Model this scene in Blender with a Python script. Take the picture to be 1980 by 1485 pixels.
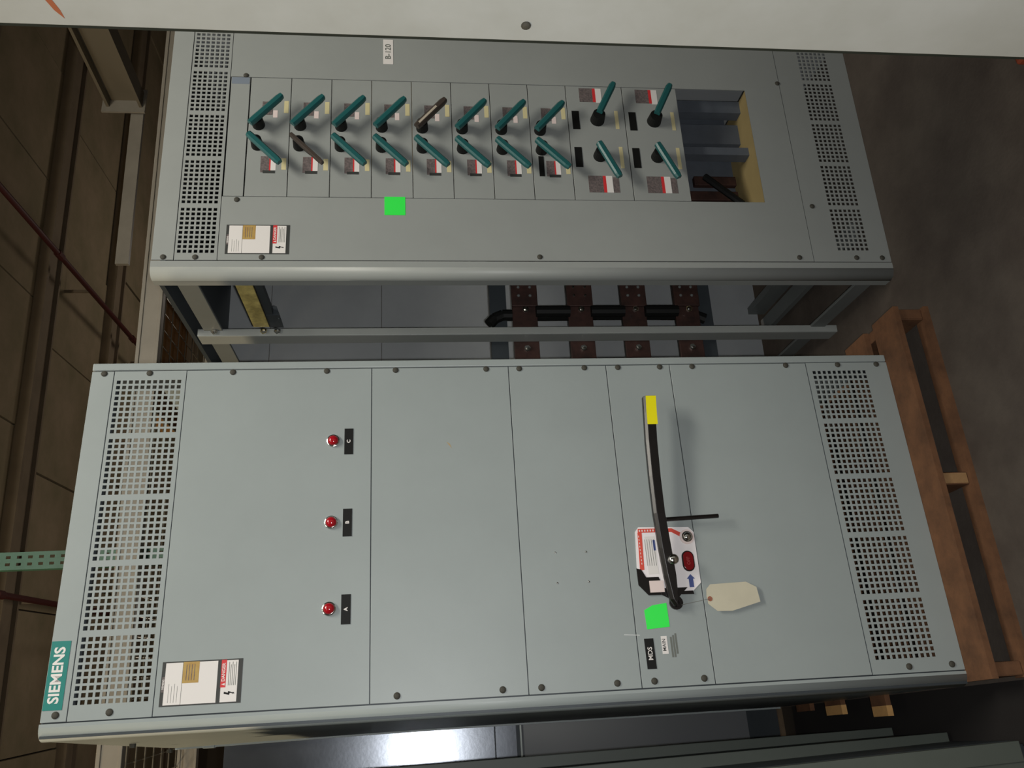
import bpy, math, random
from mathutils import Vector, Matrix
random.seed(7)
for o in list(bpy.data.objects): bpy.data.objects.remove(o)
scn = bpy.context.scene
col = scn.collection

# ---------------------------------------------------------------- camera
CAM = Vector((-0.11604, -2.17716, 1.53444))
RX = Vector((-0.0594933, -0.1014247, -0.9930627))     # picture right (the camera was held on its side)
RD = Vector((-0.9177598, 0.3968731, 0.0144481))       # picture down
RF = Vector((0.3926545, 0.9122526, -0.1166948))       # forward
cd = bpy.data.cameras.new('camera'); cam = bpy.data.objects.new('camera', cd); col.objects.link(cam)
M = Matrix.Identity(4)
for i in range(3):
    M[i][0] = RX[i]; M[i][1] = -RD[i]; M[i][2] = -RF[i]; M[i][3] = CAM[i]
cam.matrix_world = M
cd.sensor_fit = 'HORIZONTAL'; cd.sensor_width = 36.0; cd.lens = 36.0*1623.59/1980.0
cd.clip_start = 0.02; cd.clip_end = 100
scn.camera = cam

# ---------------------------------------------------------------- light
w = bpy.data.worlds.new('world'); scn.world = w; w.use_nodes = True
w.node_tree.nodes['Background'].inputs[0].default_value = (1.0, 0.93, 0.82, 1)
w.node_tree.nodes['Background'].inputs[1].default_value = 0.02
def lamp(name, kind, loc, energy, color, size=0.1, target=None, size_y=None, spot=None):
    l = bpy.data.lights.new(name, kind); l.energy = energy; l.color = color
    if kind == 'AREA':
        l.shape = 'RECTANGLE'; l.size = size; l.size_y = size_y or size
    else: l.shadow_soft_size = size
    if spot: l.spot_size = spot; l.spot_blend = 0.6
    o = bpy.data.objects.new(name, l); col.objects.link(o); o.location = loc
    if target is not None:
        o.rotation_euler = (Vector(target)-Vector(loc)).to_track_quat('-Z', 'Y').to_euler()
    return o
# the camera's own flash, a little beside the lens
lamp('camera_flash', 'POINT', CAM + RD*0.015 + RX*0.035, 86, (0.985, 0.99, 1.0), 0.012)
# near and left lamps: warehouse fittings overhead, behind the camera and above the left
lamp('warehouse_lamp_near', 'AREA', (-0.5, -3.5, 4.9), 25, (1.0, 0.95, 0.82), 2.4, (0.3, 0.2, 1.2), 0.6)
lamp('fill_lamp_right', 'AREA', (1.7, -2.3, 4.9), 130, (1.0, 0.95, 0.84), 2.0, (1.2, 0.2, 1.4), 0.6)  # added fill, brightens the breaker cabinet and the upper fronts
lamp('warehouse_lamp_left', 'AREA', (-3.2, 1.1, 4.8), 120, (1.0, 0.80, 0.52), 1.2, (0.2, 0.8, 1.8), 0.5)
lamp('ceiling_fill_far', 'POINT', (5.2, 7.0, 2.2), 45, (1.0, 0.88, 0.76), 0.4)  # unseen fill added behind the breaker cabinet to lift the ceiling
lamp('ceiling_fill_mid', 'POINT', (1.0, 6.0, 2.3), 30, (1.0, 0.88, 0.76), 0.4)  # second added fill, hidden behind the badge cabinet, also for the ceiling

scn.view_settings.view_transform = 'Standard'
scn.view_settings.look = 'None'
scn.view_settings.gamma = 1
scn.view_settings.use_curve_mapping = False
scn.view_settings.exposure = 0.0

# ---------------------------------------------------------------- materials
def lin(c):
    return tuple(((x/255.0)/12.92 if x/255.0 <= 0.04045 else ((x/255.0+0.055)/1.055)**2.4) for x in c)
MATS = {}
def mat(name, rgb, rough=0.5, metal=0.0, spec=0.5, noise=0.0, nscale=20.0, bump=0.0, bscale=200.0, c2=None, coat=0, emit=0):
    if name in MATS: return MATS[name]
    m = bpy.data.materials.new(name); m.use_nodes = True
    nt = m.node_tree; b = nt.nodes['Principled BSDF']
    c = lin(rgb)
    b.inputs['Base Color'].default_value = (*c, 1)
    b.inputs['Roughness'].default_value = rough
    b.inputs['Metallic'].default_value = metal
    b.inputs['Specular IOR Level'].default_value = spec
    if coat: b.inputs['Coat Weight'].default_value = coat
    if emit:
        b.inputs['Emission Color'].default_value = (*c, 1); b.inputs['Emission Strength'].default_value = emit
    if noise or bump:
        tc = nt.nodes.new('ShaderNodeTexCoord')
    if noise:
        n = nt.nodes.new('ShaderNodeTexNoise'); n.inputs['Scale'].default_value = nscale
        n.inputs['Detail'].default_value = 6; n.inputs['Roughness'].default_value = 0.65
        nt.links.new(tc.outputs['Object'], n.inputs['Vector'])
        mx = nt.nodes.new('ShaderNodeMix'); mx.data_type = 'RGBA'
        d = lin(c2) if c2 else tuple(x*(1-noise) for x in c)
        mx.inputs[6].default_value = (*c, 1); mx.inputs[7].default_value = (*d, 1)
        mr = nt.nodes.new('ShaderNodeMapRange'); mr.inputs[1].default_value = 0.35; mr.inputs[2].default_value = 0.7
        nt.links.new(n.outputs['Fac'], mr.inputs[0]); nt.links.new(mr.outputs[0], mx.inputs[0])
        nt.links.new(mx.outputs[2], b.inputs['Base Color'])
    if bump:
        n2 = nt.nodes.new('ShaderNodeTexNoise'); n2.inputs['Scale'].default_value = bscale
        nt.links.new(tc.outputs['Object'], n2.inputs['Vector'])
        bp = nt.nodes.new('ShaderNodeBump'); bp.inputs['Strength'].default_value = bump; bp.inputs['Distance'].default_value = 0.002
        nt.links.new(n2.outputs['Fac'], bp.inputs['Height']); nt.links.new(bp.outputs[0], b.inputs['Normal'])
    MATS[name] = m; return m
GREY = mat('grey_enamel', (150, 158, 157), 0.42, 0, 0.4, noise=0.07, nscale=3.0, bump=0.05, bscale=400)
GREYB = mat('grey_enamel_dull', (149, 153, 150), 0.42, 0, 0.4, noise=0.08, nscale=3.0, bump=0.05, bscale=400)
GREYC = mat('grey_enamel_marked', (170, 173, 170), 0.6, 0, 0.2, noise=0.12, nscale=2.2, c2=(154, 156, 150))
STEEL = mat('frame_steel', (118, 122, 120), 0.5, 0.2, 0.4, noise=0.1, nscale=6)
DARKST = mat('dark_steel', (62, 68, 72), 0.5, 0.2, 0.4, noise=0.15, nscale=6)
GALV = mat('galvanised_steel', (112, 116, 122), 0.21, 0.95, 0.5, noise=0.18, nscale=9, bump=0.04, bscale=60)
SLATE = mat('slate_grey', (84, 90, 98), 0.6, noise=0.2, nscale=14)
BLUEST = mat('interior_grey', (160, 163, 164), 0.55, 0.0, 0.4, noise=0.1, nscale=5)
SCREW = mat('screw_dark', (62, 60, 52), 0.75, 0.0)
CHROME = mat('chrome', (215, 215, 210), 0.15, 1.0)
BLACK = mat('black_plastic', (17, 18, 17), 0.6, 0, 0.25)
BLACKP = mat('black_paint', (20, 17, 16), 0.32, 0, 0.5)
WHITE = mat('white_print', (222, 218, 214), 0.5)
WHITEP = mat('white_plate', (235, 230, 230), 0.4)
CREAM = mat('cream_tape', (205, 195, 150), 0.6)
MANILA = mat('manila_card', (196, 190, 168), 0.8, noise=0.08, nscale=12)
TAN = mat('tan_print', (178, 150, 84), 0.6, noise=0.25, nscale=60, c2=(165, 128, 66))
PINK = mat('pale_pink_card', (222, 205, 200), 0.6)
RED = mat('red_print', (205, 52, 55), 0.5)
REDPL = mat('red_plastic', (125, 12, 22), 0.15, 0, 0.6)
REDLENS = mat('red_lens', (160, 22, 32), 0.12, 0, 0.6)
ORED = mat('orange_red_print', (212, 78, 62), 0.5)
BLUE = mat('blue_print', (72, 86, 140), 0.5)
TEAL = mat('teal_badge', (0, 120, 112), 0.45)
TEALH = mat('teal_handle', (32, 88, 88), 0.4)
BROWNH = mat('brown_handle', (62, 54, 48), 0.5)
GREEN = mat('fluorescent_green', (50, 240, 80), 0.6)
YELLOW = mat('yellow_tape', (232, 222, 10), 0.5)
PRINTG = mat('grey_print', (104, 108, 102), 0.7)
PRINTD = mat('dark_print', (50, 52, 50), 0.6)
LABG = mat('grey_label_print', (118, 106, 104), 0.6, noise=0.5, nscale=160, c2=(70, 66, 66))
PINE = mat('pine_wood', (116, 82, 58), 0.8, 0, 0.2, noise=0.3, nscale=14, c2=(86, 62, 46), bump=0.3, bscale=60)
PINEL = mat('pine_end_grain', (160, 126, 88), 0.85, 0, 0.2, noise=0.2, nscale=60)
CARD = mat('cardboard', (150, 108, 62), 0.85, 0, 0.1, noise=0.15, nscale=7)
COPPER = mat('bus_copper', (78, 54, 48), 0.5, 0.3, 0.4, noise=0.3, nscale=20, c2=(50, 38, 35))
ZINC = mat('yellow_zinc', (240, 220, 135), 0.4, 0.15, 0.5, noise=0.3, nscale=18, c2=(160, 140, 80))
RACKB = mat('rack_beam_beige', (140, 134, 122), 0.5, 0, 0.4, noise=0.15, nscale=6)
RACKG = mat('rack_green', (66, 108, 88), 0.5, 0, 0.4, noise=0.2, nscale=10)
WIRE = mat('zinc_wire', (165, 160, 145), 0.35, 0.7)
REDPIPE = mat('red_pipe_paint', (74, 26, 22), 0.6)
CEILP = mat('ceiling_panel', (160, 144, 120), 0.9, 0, 0.1, noise=0.25, nscale=1.6, c2=(132, 124, 98))
CEILB = mat('ceiling_deck', (70, 62, 54), 0.9)
JOIST = mat('joist_steel', (138, 124, 104), 0.7, 0, 0.2, noise=0.2, nscale=3)
FLOOR = mat('concrete_floor', (92, 84, 76), 0.85, 0, 0.2, noise=0.3, nscale=5, c2=(74, 66, 60), bump=0.4, bscale=90)
WALL = mat('wall_block', (96, 86, 74), 0.9, 0, 0.1, noise=0.2, nscale=2)
ORANGE = mat('orange_paint', (130, 56, 30), 0.7)
SCRATCH = mat('bare_scratch', (212, 214, 212), 0.5)
TANSCR = mat('tan_scuff', (166, 146, 112), 0.7)
INSUL = mat('tan_board', (150, 132, 88), 0.7, noise=0.15, nscale=8)

# ---------------------------------------------------------------- mesh helpers
class MB:
    def __init__(s): s.v = []; s.f = []
    def box(s, x0, x1, y0, y1, z0, z1):
        x0, x1 = min(x0, x1), max(x0, x1); y0, y1 = min(y0, y1), max(y0, y1); z0, z1 = min(z0, z1), max(z0, z1)
        n = len(s.v)
        s.v += [(x0,y0,z0),(x1,y0,z0),(x1,y1,z0),(x0,y1,z0),(x0,y0,z1),(x1,y0,z1),(x1,y1,z1),(x0,y1,z1)]
        s.f += [tuple(n+i for i in q) for q in ((0,3,2,1),(4,5,6,7),(0,1,5,4),(1,2,6,5),(2,3,7,6),(3,0,4,7))]
        return s
    def prism(s, poly, y0, y1, axis='y'):
        """poly given as (x,z); extruded along y from y0 (front) to y1"""
        n = len(s.v); k = len(poly)
        if axis == 'y':
            s.v += [(a, y0, b) for a, b in poly] + [(a, y1, b) for a, b in poly]
        else:   # poly (x,y) extruded along z
            s.v += [(a, b, y0) for a, b in poly] + [(a, b, y1) for a, b in poly]
        s.f.append(tuple(n+i for i in range(k))); s.f.append(tuple(n+k+i for i in reversed(range(k))))
        for i in range(k):
            j = (i+1) % k; s.f.append((n+i, n+k+i, n+k+j, n+j))
        return s
    def tube(s, p0, p1, r, n=10, r1=None, cap=True):
        p0 = Vector(p0); p1 = Vector(p1); d = (p1-p0).normalized()
        a = d.orthogonal().normalized(); b = d.cross(a); r1 = r if r1 is None else r1
        k = len(s.v)
        for p, rr in ((p0, r), (p1, r1)):
            for i in range(n):
                t = 2*math.pi*i/n; s.v.append(tuple(p + a*(rr*math.cos(t)) + b*(rr*math.sin(t))))
        for i in range(n):
            j = (i+1) % n; s.f.append((k+i, k+j, k+n+j, k+n+i))
        if cap:
            s.f.append(tuple(k+i for i in reversed(range(n)))); s.f.append(tuple(k+n+i for i in range(n)))
        return s
    def dome(s, c, r, h, n=12, rings=3, axis=(0, -1, 0)):
        c = Vector(c); d = Vector(axis); a = d.orthogonal().normalized(); b = d.cross(a); k = len(s.v)
        for q in range(rings):
            t = q/rings*math.pi/2
            for i in range(n):
                u = 2*math.pi*i/n
                s.v.append(tuple(c + (a*math.cos(u)+b*math.sin(u))*(r*math.cos(t)) + d*(h*math.sin(t))))
        s.v.append(tuple(c + d*h)); top = len(s.v)-1
        for q in range(rings-1):
            for i in range(n):
                j = (i+1) % n; s.f.append((k+q*n+i, k+q*n+j, k+(q+1)*n+j, k+(q+1)*n+i))
        for i in range(n):
            s.f.append((k+(rings-1)*n+i, k+(rings-1)*n+(i+1) % n, top))
        s.f.append(tuple(k+i for i in reversed(range(n))))
        return s
    def bar(s, p0, p1, w_, h_, up=(0, -1, 0)):
        """box bar from p0 to p1, w_ across, h_ along up"""
        p0 = Vector(p0); p1 = Vector(p1); d = (p1-p0).normalized(); u = Vector(up); a = d.cross(u).normalized(); u = a.cross(d)
        k = len(s.v)
        for p in (p0, p1):
            for i, j in ((-1,-1),(1,-1),(1,1),(-1,1)): s.v.append(tuple(p + a*(i*w_/2) + u*(j*h_/2)))
        s.f += [tuple(k+i for i in q) for q in ((0,3,2,1),(4,5,6,7),(0,1,5,4),(1,2,6,5),(2,3,7,6),(3,0,4,7))]
        return s
    def mesh(s, name, m, smooth=False):
        me = bpy.data.meshes.new(name); me.from_pydata(s.v, [], s.f); me.materials.append(m)
        import bmesh
        bm = bmesh.new(); bm.from_mesh(me); bmesh.ops.recalc_face_normals(bm, faces=bm.faces); bm.to_mesh(me); bm.free()
        if smooth:
            for p in me.polygons: p.use_smooth = True
        return me
    def build(s, name, m, parent=None, bevel=0, smooth=False, loc=None, seg=2):
        o = bpy.data.objects.new(name, s.mesh(name, m, smooth)); col.objects.link(o)
        if parent: o.parent = parent
        if loc is not None: o.location = loc
        if bevel:
            b = o.modifiers.new('bevel', 'BEVEL'); b.width = bevel; b.segments = seg; b.limit_method = 'ANGLE'
        return o
def place(me, name, parent=None, loc=(0, 0, 0), rot=None):
    o = bpy.data.objects.new(name, me); col.objects.link(o)
    if parent: o.parent = parent
    o.location = loc
    if rot: o.rotation_euler = rot
    return o
def root(name, loc=(0, 0, 0), rz=0, label=None, cat=None, group=None, kind=None, rot=None):
    o = bpy.data.objects.new(name, None); col.objects.link(o); o.location = loc
    o.rotation_euler = rot if rot else (0, 0, rz); o.empty_display_size = 0.1
    return tag(o, label, cat, group, kind)
def tag(o, label=None, cat=None, group=None, kind=None):
    if label: o['label'] = label
    if cat: o['category'] = cat
    if group: o['group'] = group
    if kind: o['kind'] = kind
    return o
def text(name, s, m, parent, x, y, z, size, ax='CENTER', bold=0.0, sx=1.0, normal='-y', thick=0.0003):
    cu = bpy.data.curves.new('txt', 'FONT'); cu.body = s; cu.size = size; cu.align_x = ax; cu.align_y = 'CENTER'
    cu.extrude = thick; cu.offset = bold; cu.resolution_u = 3
    t = bpy.data.objects.new('txt', cu); col.objects.link(t)
    dg = bpy.context.evaluated_depsgraph_get(); dg.update()
    me = bpy.data.meshes.new_from_object(t.evaluated_get(dg))
    bpy.data.objects.remove(t)
    me.transform(Matrix.Rotation(math.pi/2, 4, 'X') @ Matrix.Scale(sx, 4, (1, 0, 0)))
    me.materials.clear(); me.materials.append(m)
    return place(me, name, parent, (x, y, z))
def grid_plate(xb, zb, xh, zh, y, t):
    """plate whose cells (xh x zh) are open square holes"""
    xs = sorted({round(v, 5) for v in list(xb)+[q for h in xh for q in h]})
    zs = sorted({round(v, 5) for v in list(zb)+[q for h in zh for q in h]})
    XH = {(round(a, 5), round(b, 5)) for a, b in xh}; ZH = {(round(a, 5), round(b, 5)) for a, b in zh}
    m = MB(); nz = len(zs)
    for yy in (y, y+t):
        for a in xs:
            for b in zs: m.v.append((a, yy, b))
    N = len(xs)*nz; idx = lambda i, j: i*nz+j
    hole = lambda i, j: (xs[i], xs[i+1]) in XH and (zs[j], zs[j+1]) in ZH
    for i in range(len(xs)-1):
        for j in range(nz-1):
            c = (idx(i, j), idx(i+1, j), idx(i+1, j+1), idx(i, j+1))
            if hole(i, j):
                for k in range(4): a, b = c[k], c[(k+1) % 4]; m.f.append((a, b, b+N, a+N))
            else:
                m.f.append(c); m.f.append(tuple(q+N for q in reversed(c)))
    return m
def holes(start, n, pitch, size): return [(start+i*pitch-size/2, start+i*pitch+size/2) for i in range(n)]

screw_me = MB().tube((0, 0, 0), (0, -0.0015, 0), 0.0085, 12).dome((0, -0.0015, 0), 0.0078, 0.0035, 12, 3).mesh('screw', SCREW, False)
bolt_me = MB().tube((0, 0, 0), (0, -0.008, 0), 0.012, 6).dome((0, -0.008, 0), 0.009, 0.006, 10, 3).mesh('bolt', CHROME, False)

# ================================================================ THE SETTING
fl = MB().box(-8, 12, -6, 13, -0.2, 0).build('floor', FLOOR); tag(fl, kind='structure')
for nme, b in (('wall_back', (-8, 12, 13, 13.2, 0, 5.25)), ('wall_left', (-8.2, -8, -6, 13.2, 0, 5.25)),
               ('wall_right', (12, 12.2, -6, 13.2, 0, 5.25)), ('wall_front', (-8.2, 12.2, -6.2, -6, 0, 5.25))):
    tag(MB().box(*b).build(nme, WALL), kind='structure')
CE = root('ceiling', (0, 0, 5.0), math.radians(-4.9), kind='structure')
MB().box(-9, 13, -6.5, 14, 0.06, 0.25).build('deck', CEILB, CE)
pm = {}
yy = -1.42
JS = [yy + 1.69*k for k in range(9)]
for k, y0 in enumerate(JS[:-1]):
    for i in range(14):
        x0 = -6.6 + 1.22*i + (0.31 if k % 2 else 0)
        key = round(random.choice((0, 0.008, -0.006)), 3)
        if key not in pm: pm[key] = MB().box(0.008, 1.212, 0.008, 1.682, 0.0+key, 0.05).mesh('panel', CEILP)
        place(pm[key], 'panel', CE, (x0, y0, 0))
jm = MB().box(-8, 12, 0.0, 0.30, -0.05, 0).box(-8, 12, -0.02, 0.02, -0.10, 0).box(-8, 12, 0.28, 0.31, -0.085, 0).mesh('joist', JOIST)
for y0 in JS: place(jm, 'joist', CE, (0, y0, 0))
for n_, x0, r_ in (('red pipe running away under the ceiling, beyond the tall cabinet row', 3.83, 0.026), ('red pipe under the ceiling above the cabinet with the teal badge', 0.764, 0.026)):
    sp = root('sprinkler_pipe', (x0, 0, 4.74), math.radians(-4.9), n_, 'pipe')
    MB().tube((0, -4, 0), (0, 12.5, 0), r_, 10).build('pipe_run', REDPIPE, sp, smooth=True)
    for q in range(5):
        y0 = 0.62 + 2.1*q
        MB().tube((0, y0-0.05, 0), (0, y0+0.05, 0), r_*1.35, 10).build('coupling', REDPIPE, sp)
        MB().box(-0.012, 0.012, y0+0.78, y0+0.81, 0, 0.3).build('hanger', JOIST, sp)

# ================================================================ cabinet A : the wide one on the pallet
A = root('switchboard_cabinet', (0, 0, 0.1125), 0,
         'tall grey switchboard cabinet with teal badge, three red lamps and a long black handle', 'cabinet')
H = 2.286
XL, XR = -0.0105, 0.876
T = 0.003
def corner_trim(parent, m, depth=0.045, r=0.03, x_in=XL-0.002, x_out=-0.05, z0=0.0, z1=H):
    pts = [(x_in, 0.002), (x_in, 0.0)]
    for i in range(9):
        t = math.pi/2*i/8; pts.append((x_out + r - r*math.sin(t), r - r*math.cos(t)))
    pts += [(x_out, depth), (x_out+0.003, depth)]
    for i in range(9):
        t = math.pi/2*(1-i/8); pts.append((x_out + r - (r-0.003)*math.sin(t), r - (r-0.003)*math.cos(t)))
    pts += [(x_in, 0.003)]
    mb = MB().prism(pts, z0, z1, 'z')
    o = mb.build('corner_trim', m, parent)
    for i in range(8): o.data.polygons[2+2+i].use_smooth = True
    return o
corner_trim(A, GREY)
MB().box(XR+0.002, 0.9, 0.0, 0.10, 0, H).build('corner_trim', GREY, A, bevel=0.003)
def panel(parent, x0, x1, z0, z1, m, name='panel', y=0.0, g=0.0022):
    return MB().box(x0+g/2, x1-g/2, y, y+T, z0+g/2, z1-g/2).build(name, m, parent, bevel=0.0006, seg=1)
panel(A, XL, XR, 2.227, H, GREY, 'header_panel')
for z0, z1 in ((1.537, 2.038), (1.151, 1.537), (0.866, 1.151), (0.676, 0.866), (0.257, 0.676)):
    panel(A, XL, XR, z0, z1, GREY)
def vent(parent, m, x0, x1, z0, z1, hx, hz, nx, nz, yv=0.0):
    xh = [];
    for b in range(5): xh += holes(hx+0.1677*b, nx, 0.01575, 0.0102)
    xh = [h for h in xh if h[1] < x1-0.004]
    zh = holes(hz, nz, 0.01575, 0.0102)
    o = grid_plate((x0+0.001, x1-0.001), (z0+0.001, z1-0.001), xh, zh, yv, 0.002).build('vent_panel', m, parent)
    return o
vent(A, GREY, XL, XR, 2.038, 2.227, 0.0305, 2.0555, 10, 11)
vent(A, GREY, XL, XR, 0.0, 0.257, 0.0315, 0.0775, 10, 11)
# frame behind the plates (dark gaps), open at the back and on top
crm = MB().box(-0.007, 0.861, 0.006, 0.03, -0.012, 0.012).mesh('crossbar', DARKST)
for z in (2.227, 2.038, 1.537, 1.151, 0.866, 0.676, 0.257): place(crm, 'crossbar', A, (0, 0, z))
MB().box(-0.044, -0.008, 0.006, 0.10, 0, H-0.002).build('front_post', DARKST, A)
MB().box(0.862, 0.897, 0.006, 0.10, 0, H-0.002).build('front_post', DARKST, A)
# rear frame
MB().box(-0.045, -0.0, 1.16, 1.2, 0, 2.2).build('rear_post', STEEL, A)
MB().box(0.86, 0.9, 1.16, 1.2, 0, 2.2).build('rear_post', STEEL, A)
MB().box(0.0, 0.86, 1.16, 1.2, 0, 0.08).build('rear_rail', STEEL, A)
# left side sheet and its folded rear lip, a top rail that bows outwards
def bow(y, z):
    t = min(1, max(0, (z-1.2)/1.05)); u = min(1, max(0, (y-0.05)/1.1))
    return -0.0485 - 0.012*(t**1.4)*(u**0.9)
sd = MB(); NY, NZ = 8, 14
for off in (0, 0.003):
    for i in range(NY+1):
        for k in range(NZ+1):
            y = 0.04+1.16*i/NY; z = 0.02+(H-0.02)*k/NZ; sd.v.append((bow(y, z)+off, y, z))
W_ = (NY+1)*(NZ+1)
for i in range(NY):
    for k in range(NZ):
        a = i*(NZ+1)+k; q = (a, a+1, a+NZ+2, a+NZ+1); sd.f.append(q); sd.f.append(tuple(c+W_ for c in reversed(q)))
for i in range(NY):
    for k in (0, NZ): a = i*(NZ+1)+k; sd.f.append((a, a+NZ+1, a+NZ+1+W_, a+W_))
for k in range(NZ):
    for i in (0, NY): a = i*(NZ+1)+k; sd.f.append((a, a+1, a+1+W_, a+W_))
sd.build('side_sheet', GREY, A, smooth=False)
lp = MB()
for k in range(NZ+1):
    z = 0.02+(H-0.02)*k/NZ; x = bow(1.2, z)
    for dx, dy in ((-0.006, 1.200), (0.010, 1.200), (0.010, 1.214), (-0.006, 1.214)): lp.v.append((x+dx, dy, z))
for k in range(NZ):
    for i in range(4): a = 4*k+i; b = 4*k+(i+1) % 4; lp.f.append((a, b, b+4, a+4))
lp.f += [(0, 1, 2, 3), (4*NZ+3, 4*NZ+2, 4*NZ+1, 4*NZ)]
lp.build('rear_lip', GREY, A)
MB().box(-0.068, -0.045, 1.196, 1.222, 2.15, 2.19).build('rail_end_tab', GREY, A, bevel=0.002)
MB().tube((-0.055, 0.42, 2.2), (-0.066, 0.42, 2.2), 0.009, 8).build('rivet', SCREW, A)
MB().tube((-0.07, 0.80, 2.2), (-0.080, 0.80, 2.2), 0.009, 8).build('rivet', SCREW, A)
MB().box(0.896, 0.899, 0.10, 1.2, 0.02, 2.15).build('side_sheet', GREY, A)
for z in (2.253, 2.135, 1.915, 1.661, 1.471, 1.215, 1.12, 0.93, 0.831, 0.706, 0.608, 0.32, 0.157, 0.034):
    place(screw_me, 'screw', A, (0.8685, 0, z))
for z in (2.253, 2.134, 1.472, 1.215, 1.119, 0.928, 0.833, 0.704, 0.153, 0.034):
    place(screw_me, 'screw', A, (0.0055, 0, z))
for x, z in ((0.337, 1.058), (0.336, 0.976), (0.258, 1.059), (0.258, 0.976)):
    MB().dome((x, 0, z), 0.0032, 0.002, 8, 2).build('rivet', CHROME, A)
# badge
bd = MB().box(0.0165, 0.171, -0.0012, 0, 2.2405, 2.2835).build('badge', TEAL, A)
text('lettering', 'SIEMENS', WHITE, bd, 0.094, -0.0014, 2.2615, 0.0335, bold=0.0009, sx=1.02)
# data label
dl = MB().box(0.0105, 0.111, -0.0008, 0, 1.839, 2.025).build('data_label', PRINTD, A)
tag(dl, 'white and tan rating label with a red danger block')
def patch(name, m, par, x0, x1, z0, z1, y=-0.0011, t=0.0003): return MB().box(x0, x1, y, y+t, z0, z1).build(name, m, par)
def data_label(dl, X0, Z0, w=0.1005, h=0.186):
    f = lambda a: X0 + w*a
    g = lambda b: Z0 - h*b          # b measured downwards from the top
    patch('upper_print', WHITE, dl, f(.03), f(.97), g(.255), g(.045))
    patch('lower_print', WHITE, dl, f(.03), f(.97), g(.69), g(.26))
    patch('danger_print', WHITE, dl, f(.03), f(.97), g(.945), g(.74))
    patch('tan_block', TAN, dl, f(.50), f(.98), g(.46), g(.26), -0.0014)
    patch('red_block', RED, dl, f(.36), f(.985), g(.80), g(.735), -0.0014)
    patch('brand_strip', LABG, dl, f(.32), f(.66), g(.045), g(.012), -0.0012)
    text('lettering', 'SIEMENS', WHITE, dl, f(.49), -0.0014, g(.029), 0.0062, bold=0.0001)
    text('lettering', 'DANGER', WHITE, dl, f(.70), -0.0016, g(.768), 0.0105, bold=0.0002)
    MB().prism([(f(.40), g(.79)), (f(.455), g(.79)), (f(.43), g(.745))], -0.0016, -0.0013).build('warning_triangle', WHITE, dl)
    # lightning bolt
    MB().prism([(f(.215), g(.785)), (f(.26), g(.785)), (f(.235), g(.835)), (f(.275), g(.84)), (f(.235), g(.895)), (f(.25), g(.90)), (f(.215), g(.92)), (f(.21), g(.885)), (f(.222), g(.89)), (f(.23), g(.858)), (f(.185), g(.852))],
               -0.0016, -0.0013).build('lightning_mark', BLACK, dl)
    for i in range(5): patch('text_line', PRINTG, dl, f(.40), f(.93-.06*(i % 2)), g(.83+.022*i+.007), g(.83+.022*i), -0.0013)
    for i in range(4): patch('text_line', LABG, dl, f(.56), f(.92), g(.30+.033*i+.008), g(.30+.033*i), -0.0016)
    for i in range(4): patch('text_line', PRINTG, dl, f(.08), f(.50-.05*(i % 2)), g(.10+.035*i+.004), g(.10+.035*i), -0.0013)
data_label(dl, 0.0105, 2.025)
# pilot lights and letter plates
for x, ch, xc in ((0.661, 'C', 0.659), (0.437, 'B', 0.436), (0.218, 'A', 0.2155)):
    pl = MB().tube((x, 0, 1.6385), (x, -0.006, 1.6385), 0.0175, 24).build('pilot_light', CHROME, A, bevel=0.002)
    MB().dome((x, -0.006, 1.6385), 0.0142, 0.010, 20, 5).build('lens', REDLENS, pl, smooth=True)
    npz = MB().box(xc-0.0365, xc+0.0365, -0.0015, 0, 1.5855, 1.609).build('nameplate', BLACK, A)
    text('lettering', ch, WHITE, npz, xc, -0.0017, 1.5972, 0.013, bold=0.0004)
# disconnect plate
sw = MB().prism([(0.219, 0.705), (0.2225, 0.79), (0.262, 0.80), (0.262, 0.823), (0.288, 0.8445), (0.384, 0.838), (0.396, 0.828), (0.392, 0.690), (0.378, 0.677), (0.243, 0.677)][::-1], -0.002, 0).build('disconnect_plate', WHITEP, A)
MB().prism([(0.214, 0.700), (0.216, 0.822), (0.243, 0.846), (0.286, 0.8465), (0.283, 0.834), (0.262, 0.823), (0.262, 0.790), (0.223, 0.776), (0.223, 0.702)], -0.0045, -0.002).build('black_backing', BLACKP, sw)
MB().box(0.222, 0.252, -0.0075, -0.0045, 0.779, 0.817).build('instruction_card', PINK, sw)
MB().prism([(0.381, 0.831), (0.3915, 0.830), (0.390, 0.737), (0.380, 0.739)], -0.0028, -0.002).build('red_border', ORED, sw)
MB().prism([(0.381, 0.832), (0.390, 0.820), (0.282, 0.825), (0.281, 0.837)], -0.0026, -0.002).build('red_border', ORED, sw)
MB().prism([(0.380, 0.739), (0.390, 0.737), (0.375, 0.709), (0.366, 0.715)], -0.0028, -0.002).build('red_border', ORED, sw)
for i in range(8): patch('mark', WHITE, sw, 0.3835, 0.3885, 0.772+0.0075*i, 0.7752+0.0075*i, -0.0031)
for i in range(9): patch('mark', PINK, sw, 0.296+0.009*i, 0.301+0.009*i, 0.829, 0.831, -0.0029)
patch('text_block', LABG if False else WHITE, sw, 0.27, 0.37, 0.787, 0.815, -0.0026)
for i in range(5): patch('text_line', PRINTG, sw, 0.292, 0.362, 0.8145-0.006*i, 0.8155-0.006*i, -0.003)
patch('blue_bar', BLUE, sw, 0.332, 0.360, 0.7875, 0.7935, -0.003)
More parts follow.
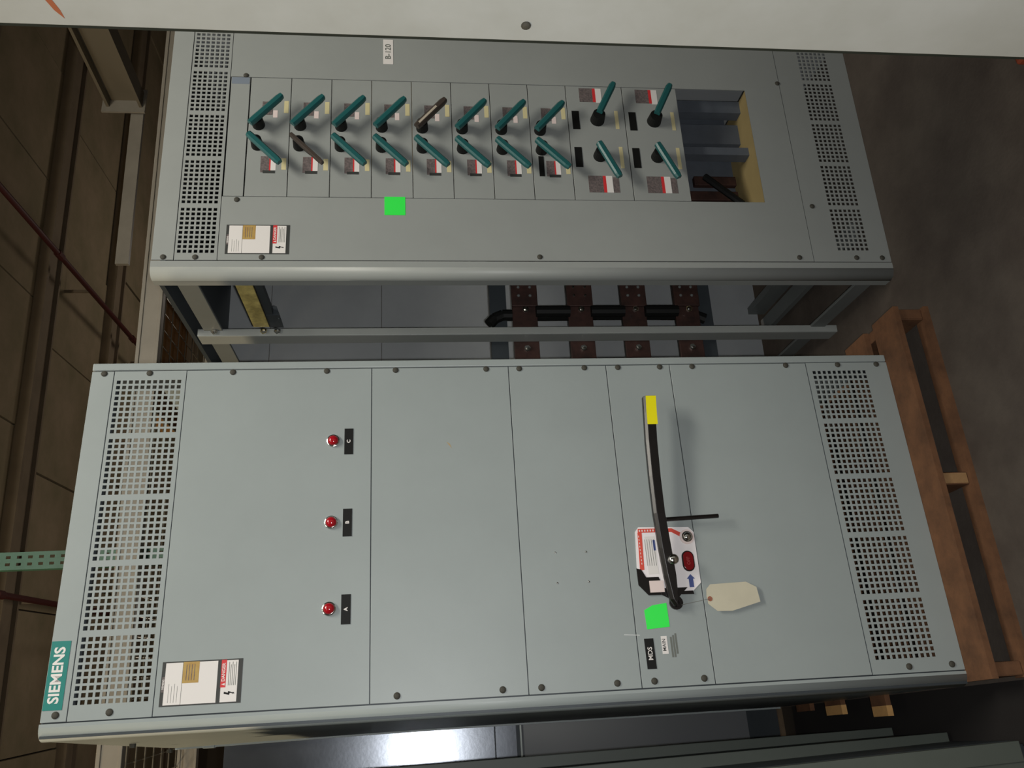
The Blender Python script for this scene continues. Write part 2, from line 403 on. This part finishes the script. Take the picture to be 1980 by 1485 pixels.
# window, arrow, cap
def oval(cx_, cz, rw, rh, n=10):
    pts = []
    for i in range(n+1):
        t = math.pi*i/n; pts.append((cx_ + (rh-rw) + rw*math.sin(t), cz + rw*math.cos(t)))
    for i in range(n+1):
        t = math.pi+math.pi*i/n; pts.append((cx_ - (rh-rw) + rw*math.sin(t), cz + rw*math.cos(t)))
    return pts
MB().prism(oval(0.3005, 0.7035, 0.0165, 0.0275), -0.004, -0.002).build('window_rim', BLACKP, sw)
MB().prism(oval(0.3005, 0.7035, 0.0135, 0.0245), -0.0065, -0.004).build('indicator_window', REDPL, sw, bevel=0.001)
text('lettering', 'OFF', mat('window_text', (165, 60, 60), 0.4), sw, 0.3005, -0.0067, 0.7035, 0.012, bold=0.0003)
MB().prism([(0.232, 0.697), (0.232, 0.709), (0.254, 0.709), (0.254, 0.714), (0.266, 0.703), (0.254, 0.692), (0.254, 0.697)], -0.0028, -0.002).build('blue_arrow', BLUE, sw)
MB().tube((0.3655, -0.002, 0.698), (0.3655, -0.004, 0.698), 0.020, 24).build('red_ring', PINK, sw)
MB().tube((0.3655, -0.004, 0.698), (0.3655, -0.008, 0.698), 0.0145, 20).dome((0.3655, -0.008, 0.698), 0.0125, 0.007, 18, 4).build('plunger_cap', CHROME, sw, smooth=True)
MB().prism([(0.196, 0.752), (0.215, 0.735), (0.232, 0.716), (0.232, 0.792), (0.215, 0.787)], -0.006, -0.0045).build('lower_hasp', BLACKP, sw)
# long handle: swept bar standing off the plate
hb = MB()
path = [(0.183, 0.756, -0.014), (0.20, 0.759, -0.016), (0.26, 0.764, -0.024), (0.33, 0.771, -0.034), (0.42, 0.7785, -0.046), (0.52, 0.780, -0.055), (0.62, 0.778, -0.060), (0.70, 0.773, -0.062), (0.748, 0.770, -0.062)]
wd = [0.008, 0.024, 0.034, 0.0355, 0.034, 0.034, 0.0345, 0.035, 0.035]
for k, ((x, z, y), w_) in enumerate(zip(path, wd)):
    h_ = 0.011
    for dz, dy in ((-w_/2, 0.002), (-w_/2+0.004, -h_), (w_/2-0.008, -h_), (w_/2, -0.004), (w_/2, 0.008), (-w_/2, 0.008)):
        hb.v.append((x, y+dy, z+dz))
for k in range(len(path)-1):
    for i in range(6):
        a = k*6+i; b = k*6+(i+1) % 6; hb.f.append((a, b, b+6, a+6))
hb.f.append(tuple(range(6))); q = 6*(len(path)-1); hb.f.append(tuple(q+i for i in reversed(range(6))))
hd = hb.build('operating_handle', BLACKP, A, bevel=0.0015)
yb = MB()
for (x, y, z0, z1) in ((0.664, -0.0728, 0.7575, 0.7865), (0.70, -0.0733, 0.756, 0.785), (0.748, -0.0733, 0.7525, 0.7815)):
    yb.v += [(x, y, z0), (x, y, z1), (x, y-0.0006, z0), (x, y-0.0006, z1)]
for q in (0, 4): yb.f += [(q+2, q+3, q+7, q+6), (q, q+4, q+5, q+1), (q, q+2, q+6, q+4), (q+1, q+5, q+7, q+3)]
yb.f += [(0, 1, 3, 2), (8, 10, 11, 9)]
yb.build('grip_tape', YELLOW, hd)
MB().tube((0.408, -0.03, 0.757), (0.413, -0.03, 0.612), 0.0058, 8).build('locking_pin', BLACKP, hd)
MB().tube((0.298, -0.035, 0.757), (0.298, -0.052, 0.757), 0.0135, 16).dome((0.298, -0.052, 0.757), 0.0135, 0.006, 16, 4).build('pivot_knob', CHROME, hd, smooth=True)
ring = MB()
for i in range(16):
    t = 2*math.pi*i/16
    for rr, yy_ in ((0.008, -0.008), (0.018, -0.008), (0.018, -0.014), (0.008, -0.014)):
        ring.v.append((0.193+rr*math.cos(t), yy_, 0.754+rr*math.sin(t)))
for i in range(16):
    for k in range(4):
        a = i*4+k; b = i*4+(k+1) % 4; c = ((i+1) % 16)*4+(k+1) % 4; d = ((i+1) % 16)*4+k; ring.f.append((a, b, c, d))
ring.build('padlock_eye', BLACKP, hd)
# stickers and plates under the handle
g = MB().prism([(0.179, 0.838), (0.1905, 0.815), (0.195, 0.777), (0.135, 0.776), (0.131, 0.836)], -0.0009, 0).build('sticker', GREEN, A); tag(g, 'fluorescent green square sticker')
m1 = MB().prism([(0.1085, 0.8475), (0.1085, 0.8235), (0.0345, 0.823), (0.0345, 0.847)], -0.0015, 0).build('nameplate', BLACK, A)
text('lettering', 'MDS', WHITE, m1, 0.0715, -0.0017, 0.835, 0.0165, bold=0.0002, sx=1.0)
m2 = MB().box(0.069, 0.1125, -0.0009, 0, 0.7875, 0.803).build('label', WHITE, A)
text('lettering', 'MAIN', PRINTD, m2, 0.091, -0.0011, 0.7965, 0.0125, bold=0.0001)
for i in range(3): patch('worn_print', PRINTG, A, 0.060+(0.008 if i == 0 else 0), 0.118-0.004*i, 0.7615+0.0065*i, 0.7665+0.0065*i, -0.0004)
MB().prism([(0.1215, 0.8975), (0.1185, 0.857), (0.1170, 0.857), (0.1200, 0.8975)], -0.0003, 0).build('scratch', SCRATCH, A)
MB().prism([(0.652, 1.334), (0.646, 1.325), (0.632, 1.320), (0.645, 1.330)], -0.0003, 0).build('scuff', TANSCR, A)

# hanging card tag
tg = MB().prism([(0.205, 0.670), (0.224, 0.668), (0.236, 0.656), (0.239, 0.558), (0.224, 0.531), (0.186, 0.527), (0.166, 0.606), (0.167, 0.646), (0.186, 0.668)], -0.0012, -0.0002)
tgo = tg.build('card_tag', MANILA, None, loc=(0, -0.009, 0.1125)); tag(tgo, 'blank manila card tag hanging on the grey cabinet beside the black handle', 'tag')
MB().tube((0.199, -0.0012, 0.662), (0.199, -0.0022, 0.662), 0.0065, 12).build('reinforced_eyelet', mat('eyelet_brown', (150, 92, 70), 0.7), tgo)
MB().bar((0.199, -0.003, 0.662), (0.186, -0.006, 0.742), 0.0012, 0.0012).build('string', mat('string_grey', (105, 105, 100), 0.8), tgo)

# pallet below it
P = root('wooden_pallet', (0, 0, 0), 0, 'wooden pallet carrying the grey cabinet with the teal badge', 'pallet')
for x in (-0.035, 0.465, 0.975):
    s_ = MB().box(x-0.0, x+0.035, -0.085, 1.12, 0.016, 0.0955).build('stringer', PINE, P, bevel=0.002)
tb = MB().box(-0.04, 1.012, 0, 0.125, 0, 0.017).mesh('deck_board', PINE)
for y in (-0.1, 0.08, 0.26, 0.57): place(tb, 'deck_board', P, (0, y, 0.0955))
for y0, y1, xe in ((0.44, 0.53, -0.108), (0.735, 0.855, -0.093)):
    MB().box(xe+0.03, 1.01, y0, y1, 0.0955, 0.1125).build('deck_board', PINE, P)
    MB().box(xe, xe+0.03, y0, y1, 0.094, 0.1125).build('board_end', mat('fresh_pine', (214, 166, 104), 0.8, noise=0.15, nscale=40), P)
MB().box(-0.072, 1.01, 0.98, 1.10, 0.0955, 0.1125).build('deck_board', PINE, P)
bb = MB().box(-0.04, 1.012, 0, 0.05, 0, 0.016).mesh('bottom_board', PINE)
for y in (-0.1, 0.5, 1.0): place(bb, 'bottom_board', P, (0, y, 0))
for x in (-0.035, 0.465, 0.975):
    MB().box(x+0.003, x+0.032, -0.087, -0.084, 0.019, 0.093).build('end_grain', PINEL if 0.4 < x < 0.5 else PINE, P)

# ================================================================ cabinet B : the breaker cabinet
B = root('switchboard_cabinet', (1.2459, 0.0064, 0), -0.05439,
         'grey distribution cabinet with teal breaker levers, open at its left side', 'cabinet')
BX0, BX1 = -0.014, 0.90
corner_trim(B, GREYB, depth=0.06, r=0.03, x_in=BX0-0.002, x_out=-0.066)
MB().box(BX1, 0.92, 0, 0.1, 0, H).build('corner_trim', GREYB, B, bevel=0.003)
panel(B, BX0, BX1, 2.222, H, GREYB, 'header_panel')
vent(B, GREYB, BX0, BX1, 2.100, 2.222, 0.0155, 2.115, 10, 7)
vent(B, GREYB, BX0, BX1, 0.0, 0.262, 0.033, 0.075, 10, 7)
o = MB().prism([(BX0+0.001, 2.099), (BX0+0.001, 0.263), (BX1-0.001, 0.263), (BX1-0.001, 2.099), (0.648, 2.099), (0.648, 0.390), (0.203, 0.390), (0.203, 2.099)], 0, T).build('surround_panel', GREYB, B)
panel(B, 0.204, 0.647, 2.037, 2.0975, GREYB, 'filler_panel')
MB().box(0.62, 0.645, -0.0006, 0, 2.04, 2.095).build('tape_strip', mat('blue_tape', (118, 128, 140), 0.6), B)
zz = [2.0355, 1.9085, 1.7815, 1.6545, 1.5265, 1.3990, 1.2720, 1.1450, 1.0165, 0.8245, 0.6360]
def lever(parent, p0, p1, hub, m, wdt=0.0215, hubr=0.0195):
    lv = MB()
    a = Vector((p0[0], -0.046, p0[1])); b = Vector((p1[0], -0.046, p1[1])); d = (b-a).normalized(); s_ = d.cross(Vector((0, -1, 0)))
    prof = [(-0.5, 0.006), (-0.5, -0.004), (-0.28, -0.009), (0.28, -0.009), (0.5, -0.004), (0.5, 0.006)]
    for t_, sc in ((0, 0.9), (0.12, 1), (0.9, 1), (1.0, 0.75)):
        p = a.lerp(b, t_)
        for u, yv in prof: lv.v.append(tuple(p + s_*(u*wdt*sc) + Vector((0, yv, 0))))
    for k in range(3):
        for i in range(6):
            q0 = k*6+i; q1 = k*6+(i+1) % 6; lv.f.append((q0, q1, q1+6, q0+6))
    lv.f.append(tuple(range(6))); lv.f.append(tuple(18+i for i in reversed(range(6))))
    l = lv.build('lever', m, parent)
    hb_ = MB().tube((hub[0], 0, hub[1]), (hub[0], -0.034, hub[1]), hubr, 18, r1=hubr*0.85)
    c = a.lerp(b, 0.22)
    hb_.bar((hub[0], -0.03, hub[1]), (c.x, -0.036, c.z), 0.016, 0.014)
    c2 = a.lerp(b, 0.62)
    hb_.bar((c.x, -0.036, c.z), (c2.x, -0.040, c2.z), 0.010, 0.012)
    hb_.build('hub', BLACK, parent)
    return l
for k in range(10):
    zt, zb = zz[k], zz[k+1]; cx_ = 0.425
    bp = panel(B, 0.204, 0.647, zb, zt, GREYB, 'breaker_plate')
    P2 = lambda nm, m, x0, x1, z0, z1, y=-0.0008: MB().box(cx_+x0, cx_+x1, y, 0.0, zt+z0, zt+z1).build(nm, m, bp)
    if k < 8:
        mr = BROWNH if k == 4 else TEALH; ml = BROWNH if k == 1 else TEALH
        l1 = lever(bp, (cx_+0.011, zt-0.014), (cx_+0.117, zt-0.106), (cx_+0.038, zt-0.032), mr)
        l2 = lever(bp, (cx_-0.028, zt-0.012), (cx_-0.130, zt-0.110), (cx_-0.038, zt-0.032), ml, wdt=0.013 if k == 1 else 0.0215)
        if k == 4:
            tag(l1, 'dark brown lever with a pale upper face')
            a = (cx_+0.020, -0.0555, zt-0.022); b = (cx_+0.084, -0.0555, zt-0.077)
            MB().bar(a, b, 0.007, 0.001).build('pale_strip', mat('pale_strip', (176, 166, 150), 0.5), bp)
        if k == 1: tag(l2, 'thin dark brown lever')
        P2('rating_label', LABG, -0.135, -0.077, -0.070, -0.044); P2('red_stripe', RED, -0.128, -0.077, -0.0745, -0.070)
        P2('white_label', WHITE, -0.128, -0.077, -0.090, -0.0745); P2('barcode', PRINTD, -0.138, -0.1285, -0.088, -0.052, -0.0011)
        P2('rating_label', LABG, 0.078, 0.128, -0.072, -0.040); P2('white_label', PINK, 0.068, 0.095, -0.088, -0.074)
        P2('position_tag', CREAM, -0.125, -0.083, -0.121, -0.107); P2('position_tag', CREAM, 0.086, 0.132, -0.121, -0.107)
        if k == 7: P2('nameplate', BLACK, -0.135, -0.060, -0.037, -0.020, -0.0015)
    else:
        lever(bp, (cx_+0.083, zt-0.096), (cx_+0.198, zt-0.153), (cx_+0.085, zt-0.098), TEALH, wdt=0.022, hubr=0.024)
        lever(bp, (cx_-0.036, zt-0.084), (cx_-0.163, zt-0.140), (cx_-0.056, zt-0.094), TEALH, wdt=0.022, hubr=0.022)
        P2('rating_label', LABG, 0.158, 0.213, -0.090, -0.045); P2('red_stripe', RED, 0.158, 0.213, -0.100, -0.090); P2('white_label', WHITE, 0.155, 0.213, -0.120, -0.100)
        P2('rating_label', LABG, -0.192, -0.130, -0.096, -0.048); P2('red_stripe', RED, -0.192, -0.130, -0.106, -0.096); P2('white_label', WHITE, -0.192, -0.130, -0.127, -0.106); P2('rating_label', LABG, -0.192, -0.135, -0.148, -0.128)
        P2('nameplate', BLACK, 0.048, 0.120, -0.038, -0.014, -0.0015); P2('nameplate', BLACK, -0.098, -0.022, -0.036, -0.012, -0.0015)
        P2('position_tag', CREAM, 0.052, 0.124, -0.170, -0.158); P2('position_tag', CREAM, -0.100, -0.018, -0.172, -0.160)
for x, z in ((0.653, 2.052), (0.192, 2.055), (0.681, 0.238+0.03), (0.190, 0.232), (-0.004, 2.252), (-0.004, 2.162), (-0.004, 1.973), (0.000, 1.144), (0.001, 0.309), (0.001, 0.117), (0.001, 0.030)):
    place(screw_me, 'screw', B, (x, 0, z))
dl2 = MB().box(0.0065, 0.105, -0.0008, 0, 1.895, 2.079).build('data_label', PRINTD, B); data_label(dl2, 0.0065, 2.079, 0.0985, 0.184)
tag(dl2, 'white and tan rating label with a red danger block')
g = MB().box(0.143, 0.2075, -0.0009, 0, 1.551, 1.6145).build('sticker', GREEN, B); tag(g, 'fluorescent green square sticker')
wt = MB().box(0.7145, 0.815, -0.0009, 0, 1.585, 1.6175).build('label', WHITE, B)
text('lettering', 'B-120', PRINTG, wt, 0.765, -0.0011, 1.601, 0.026, bold=0.0004)
# recess of the missing breaker
rc = MB().box(0.203, 0.648, 0.002, 0.30, 0.372, 0.390)
rc.build('opening_sill', INSUL, B)
MB().box(0.42, 0.45, 0.05, 0.09, 0.39, 0.66).build('inner_channel', SLATE, B)
MB().box(0.50, 0.58, 0.10, 0.13, 0.39, 0.66).build('inner_channel', SLATE, B)
MB().box(0.60, 0.648, 0.06, 0.10, 0.39, 0.66).build('inner_channel', SLATE, B)
MB().box(0.35, 0.68, 0.20, 0.22, 0.39, 0.80).build('mounting_plate', SLATE, B)
for i, x in enumerate((0.24, 0.30, 0.36)):
    MB().box(x, x+0.035, 0.14, 0.16, 0.41, 0.62-0.03*i).build('copper_stab', COPPER, B, bevel=0.002)
MB().tube((0.26, 0.10, 0.42), (0.38, 0.12, 0.53), 0.012, 8).build('inner_cable', BLACK, B)
# frame, sides, roof
MB().box(-0.062, 0.92, 0.055, 0.42, 2.262, 2.276).box(-0.062, 0.92, 0.42, 1.0, 2.262, 2.276).build('roof_sheet', DARKST, B)
MB().box(-0.062, -0.052, 0.058, 0.41, 2.165, 2.225).build('top_side_rail', STEEL, B, bevel=0.002)
MB().box(-0.062, -0.052, 0.47, 1.0, 2.165, 2.225).build('top_side_rail', STEEL, B, bevel=0.002)
MB().box(-0.062, -0.052, 0.055, 0.41, 0.045, 0.10).build('bottom_side_rail', STEEL, B, bevel=0.002)
MB().box(-0.062, -0.052, 0.47, 1.0, 0.045, 0.10).build('bottom_side_rail', STEEL, B, bevel=0.002)
MB().box(0.13, 0.19, 0.1, 0.9, 0.03, 0.05).build('floor_rail', STEEL, B)
MB().box(0.22, 0.25, 0.5, 0.9, 0.03, 0.10).build('floor_rail', STEEL, B)
MB().box(-0.081, -0.055, 0.40, 0.404, 0, 2.245).box(-0.081, -0.077, 0.404, 0.47, 0, 2.245).build('side_post', GREYB, B, bevel=0.0015)
MB().box(-0.081, -0.055, 0.96, 1.0, 0, 2.245).build('side_post', STEEL, B)
for (x0, z0, z1) in ((-0.08, 2.10, 2.262), (-0.08, 1.66, 2.098), (-0.08, 1.19, 1.658), (-0.08, 0.06, 1.188)):
    MB().box(x0, 0.92, 0.90, 0.905, z0, z1).build('back_panel', BLUEST, B)
MB().box(0.90, 0.905, 0.1, 0.9, 0, 2.26).build('side_sheet', BLUEST, B)
MB().box(-0.058, -0.054, 0.05, 0.38, 2.010, 2.060).build('zinc_strap', ZINC, B)
MB().box(-0.05, -0.03, 0.06, 0.34, 1.985, 2.008).prism([(-0.052, 2.008), (-0.052, 1.965), (-0.02, 1.975), (-0.02, 2.008)], 0.30, 0.398).build('strap_bracket', DARKST, B)
place(bolt_me, 'bolt', B, (-0.066, 0.40, 2.03)); place(bolt_me, 'bolt', B, (-0.066, 0.40, 1.985)); place(bolt_me, 'bolt', B, (-0.066, 0.40, 2.19))
for zc in (1.224, 0.452):
    MB().box(-0.20, 0.36, 0.50, 0.54, zc-0.03, zc+0.03).build('support_rail', DARKST, B)
cbl = [(0.0, 1.26), (0.022, 1.24), (0.035, 1.21), (0.034, 1.05), (0.037, 0.85), (0.036, 0.65), (0.034, 0.50), (0.015, 0.455)]
for zc, zn in ((1.131, 1), (0.928, 2), (0.727, 3), (0.5265, 4)):
    bb_ = MB().box(-0.35, 0.36, 0.475, 0.487, zc-0.045, zc+0.045).build('bus_bar', COPPER, B, bevel=0.002)
    MB().box(0.055, 0.36, 0.462, 0.474, zc-0.047, zc+0.047).build('splice_plate', COPPER, bb_, bevel=0.002)
    place(bolt_me, 'bolt', bb_, (0.037, 0.472-0.014, zc)); place(bolt_me, 'bolt', bb_, (-0.107, 0.475, zc))
    for dx in (0.097, 0.131):
        for dz in (-0.021, 0.021):
            MB().dome((dx, 0.462, zc+dz), 0.006, 0.004, 8, 2).build('rivet', CHROME if zn == 2 else STEEL, bb_)
cb = MB()
for a, b in zip(cbl[:-1], cbl[1:]): cb.tube((a[0], 0.498, a[1]), (b[0], 0.498, b[1]), 0.021, 10)
cb.build('cable_bundle', BLACK, B)
for zc in (1.03, 0.828, 0.627):
    MB().tube((0.036, 0.468, zc-0.062), (0.036, 0.468, zc+0.062), 0.021, 10).build('cable_bundle', BLACK, B)

# ================================================================ cabinet C : close on the right, only its side shows
Cc = root('steel_cabinet', (0.988, -1.1, 0), 0, 'pale grey steel sheet cabinet close up, cut by the top edge of the photo', 'cabinet')
MB().box(0, 0.003, -0.95, 0, 0.10, 2.46).build('side_sheet', GREYC, Cc, bevel=0.001)
MB().box(0.003, 0.9, -0.004, 0, 0.10, 2.46).build('back_sheet', DARKST, Cc)
MB().box(0.002, 0.02, 0.0, 0.007, 0.10, 2.46).build('rear_gasket', mat('gasket', (22, 28, 18), 0.9), Cc)
MB().box(0.003, 0.9, -0.95, -0.946, 0.10, 2.46).build('front_sheet', GREYC, Cc)
MB().box(0.003, 0.9, -0.946, -0.004, 2.45, 2.46).build('top_sheet', GREYC, Cc)
MB().box(0.003, 0.9, -0.93, -0.02, 0.0, 0.10).build('plinth', DARKST, Cc)
s1 = MB().tube((0, 0, 0), (-0.0015, 0, 0), 0.0085, 12).dome((-0.0015, 0, 0), 0.0078, 0.0035, 12, 3, axis=(-1, 0, 0)).mesh('screw', SCREW)
for z in (-0.02+0.12, 1.338, 2.36): place(s1, 'screw', Cc, (0, -0.033, z))
rs = MB()
rs.v = [(-0.0006, -0.062, 2.098), (-0.0006, -0.030, 2.088), (-0.0006, -0.014, 2.078), (-0.0006, -0.030, 2.079), (-0.0006, -0.066, 2.088)]
rs.v += [(0, b, c) for a, b, c in rs.v]
rs.f = [(0, 1, 2, 3, 4), (9, 8, 7, 6, 5)] + [(i, (i+1) % 5, (i+1) % 5+5, i+5) for i in range(5)]
rs.build('rust_run', mat('rust', (150, 84, 52), 0.8), Cc)

# ================================================================ cabinet D : left edge of the place (bottom of the photo)
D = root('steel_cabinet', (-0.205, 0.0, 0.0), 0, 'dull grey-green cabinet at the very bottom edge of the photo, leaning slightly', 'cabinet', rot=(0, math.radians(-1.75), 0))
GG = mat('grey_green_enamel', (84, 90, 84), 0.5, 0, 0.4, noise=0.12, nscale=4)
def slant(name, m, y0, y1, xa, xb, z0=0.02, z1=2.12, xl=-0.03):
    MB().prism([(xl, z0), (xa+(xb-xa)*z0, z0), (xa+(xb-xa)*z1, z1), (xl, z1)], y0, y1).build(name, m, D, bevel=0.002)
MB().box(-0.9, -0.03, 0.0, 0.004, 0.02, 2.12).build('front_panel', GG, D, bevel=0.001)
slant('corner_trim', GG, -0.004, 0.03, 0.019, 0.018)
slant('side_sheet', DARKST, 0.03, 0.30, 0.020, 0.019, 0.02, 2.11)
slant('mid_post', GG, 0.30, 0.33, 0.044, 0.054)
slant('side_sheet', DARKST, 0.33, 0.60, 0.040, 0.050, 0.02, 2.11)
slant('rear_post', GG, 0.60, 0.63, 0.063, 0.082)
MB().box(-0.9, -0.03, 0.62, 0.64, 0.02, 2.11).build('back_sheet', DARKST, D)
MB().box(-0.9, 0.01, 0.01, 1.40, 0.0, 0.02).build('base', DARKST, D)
MB().box(-0.9, 0.03, 0.64, 1.40, 0.02, 2.10).build('rear_light_block', DARKST, D)  # unseen box, added to keep the warm left lamp off the lower side sheet

mt = MB().box(-0.20, -0.045, -0.35, 1.5, 0, 0.004).build('floor_shade_sheet', mat('shade_black', (24, 20, 18), 0.9), None)  # added dark sheet, stands in for shade on the floor of the gap
tag(mt, 'dark sheet added for the floor shade in the narrow gap beside the wooden pallet', 'sheet')

# ================================================================ section E behind, with the shiny back sheet
E_ = root('cabinet_back_section', (-0.45, 1.55, 0), 0, 'standing cabinet section with a bright galvanised sheet, behind the cabinet with the teal badge', 'cabinet')
MB().box(-0.2, 0.62, 0, 0.004, 1.225, 2.30).build('galvanised_sheet', GALV, E_)
MB().box(-0.2, 0.62, -0.006, 0.004, 1.135, 1.22).build('galvanised_strip', GALV, E_)
MB().box(-0.2, 0.62, 0.01, 0.014, 0.14, 1.115).build('dark_sheet', mat('dull_sheet', (100, 103, 106), 0.6), E_)
MB().box(-0.2, 0.62, 0.0, 0.012, 1.112, 1.118).build('light_edge', GREY, E_)
MB().box(-0.2, 0.62, 0.015, 0.40, 0.12, 2.30).build('body', DARKST, E_)
MB().box(-0.2, 0.62, 0.02, 0.40, 0.0, 0.12).build('plinth', DARKST, E_)

# ================================================================ rack
RK = root('pallet_rack', (1.836, 2.0, 0), math.radians(-4.6), 'pallet rack with green upright, beige beam and wire deck behind both cabinets', 'rack')
def c_beam(y0, parent):
    MB().box(-3.6, 2.2, y0, y0+0.05, 2.872, 2.986).box(-3.6, 2.2, y0-0.006, y0, 2.872, 2.890).box(-3.6, 2.2, y0-0.006, y0, 2.966, 2.986).build('beam', RACKB, parent, bevel=0.003)
c_beam(0.0, RK); c_beam(1.40, RK)
def upright(x0, y0, parent, ht=2.87, w_=0.085, d=0.06):
    xs = holes(x0+0.026, 2, 0.034, 0.014)
    zs = holes(0.1, int(ht/0.0508)-3, 0.0508, 0.022)
    o = grid_plate((x0, x0+w_), (0, ht), xs, zs, y0, 0.003).build('upright', RACKG, parent)
    MB().box(x0, x0+0.003, y0+0.003, y0+d, 0, ht).box(x0+w_-0.003, x0+w_, y0+0.003, y0+d, 0, ht).build('upright_flange', RACKG, parent)
    MB().box(x0-0.02, x0+w_+0.02, y0-0.02, y0+d+0.02, 0, 0.008).build('foot_plate', RACKG, parent)
upright(-1.045, 0.055, RK, 4.4); upright(-1.045, 1.34, RK)
for x0 in (2.2,): upright(x0, 0.0, RK); upright(x0, 1.38, RK)
upright(-3.7, 0.0, RK); upright(-3.7, 1.38, RK)
wr = MB()
for i in range(9): wr.tube((-3.5, 0.09+0.155*i, 2.976), (2.15, 0.09+0.155*i, 2.976), 0.004, 5)
for i in range(56): wr.tube((-3.5+0.1016*i, 0.03, 2.983), (-3.5+0.1016*i, 1.43, 2.983), 0.003, 4)
tag(wr.build('wire_deck', WIRE, RK), kind='stuff')
bx = MB().box(0, 0.85, 0, 0.60, 0, 0.085).build('cardboard_box', CARD, None, loc=(1.72, 2.36, 2.988)); bx.rotation_euler = (0, 0, math.radians(-4.6))
tag(bx, 'flat brown cardboard box lying on the wire deck above the gap between the cabinets', 'box')
MB().box(0.35, 0.42, -0.001, 0, 0, 0.085).build('packing_tape', mat('packing_tape', (178, 140, 88), 0.35), bx)

# overhead steelwork at upper right of the place
G = root('overhead_steel_frame', (0, 0, 0), 0, 'dark overhead steel beams meeting at a bracket, above the breaker cabinet', 'beam')
MB().box(4.2, 4.21, 0.2, 2.70, 3.42, 3.63).box(4.14, 4.27, 0.2, 2.70, 3.62, 3.64).box(4.14, 4.27, 0.2, 2.70, 3.40, 3.42).build('side_beam', mat('overhead_steel', (104, 96, 80), 0.6), G)
MB().box(4.10, 4.30, 2.70, 2.715, 3.38, 3.67).build('end_bracket', RACKB, G)
MB().bar((4.22, 2.74, 3.44), (2.95, 2.85, 3.44), 0.03, 0.085, up=(0, 0, 1)).build('front_beam', RACKB, G)
for x, y, z in ((4.2, 0.6, 3.63),):
    MB().tube((x, y, z), (x, y, 5.0), 0.008, 6).build('hanger_rod', JOIST, G)

# small orange thing on the floor
ob = MB().box(0, 0.10, 0, 0.16, 0, 0.03).build('floor_block', ORANGE, None, loc=(1.36, -0.87, 0), bevel=0.006)
tag(ob, 'small orange block on the concrete floor at the right edge of the photo', 'block')
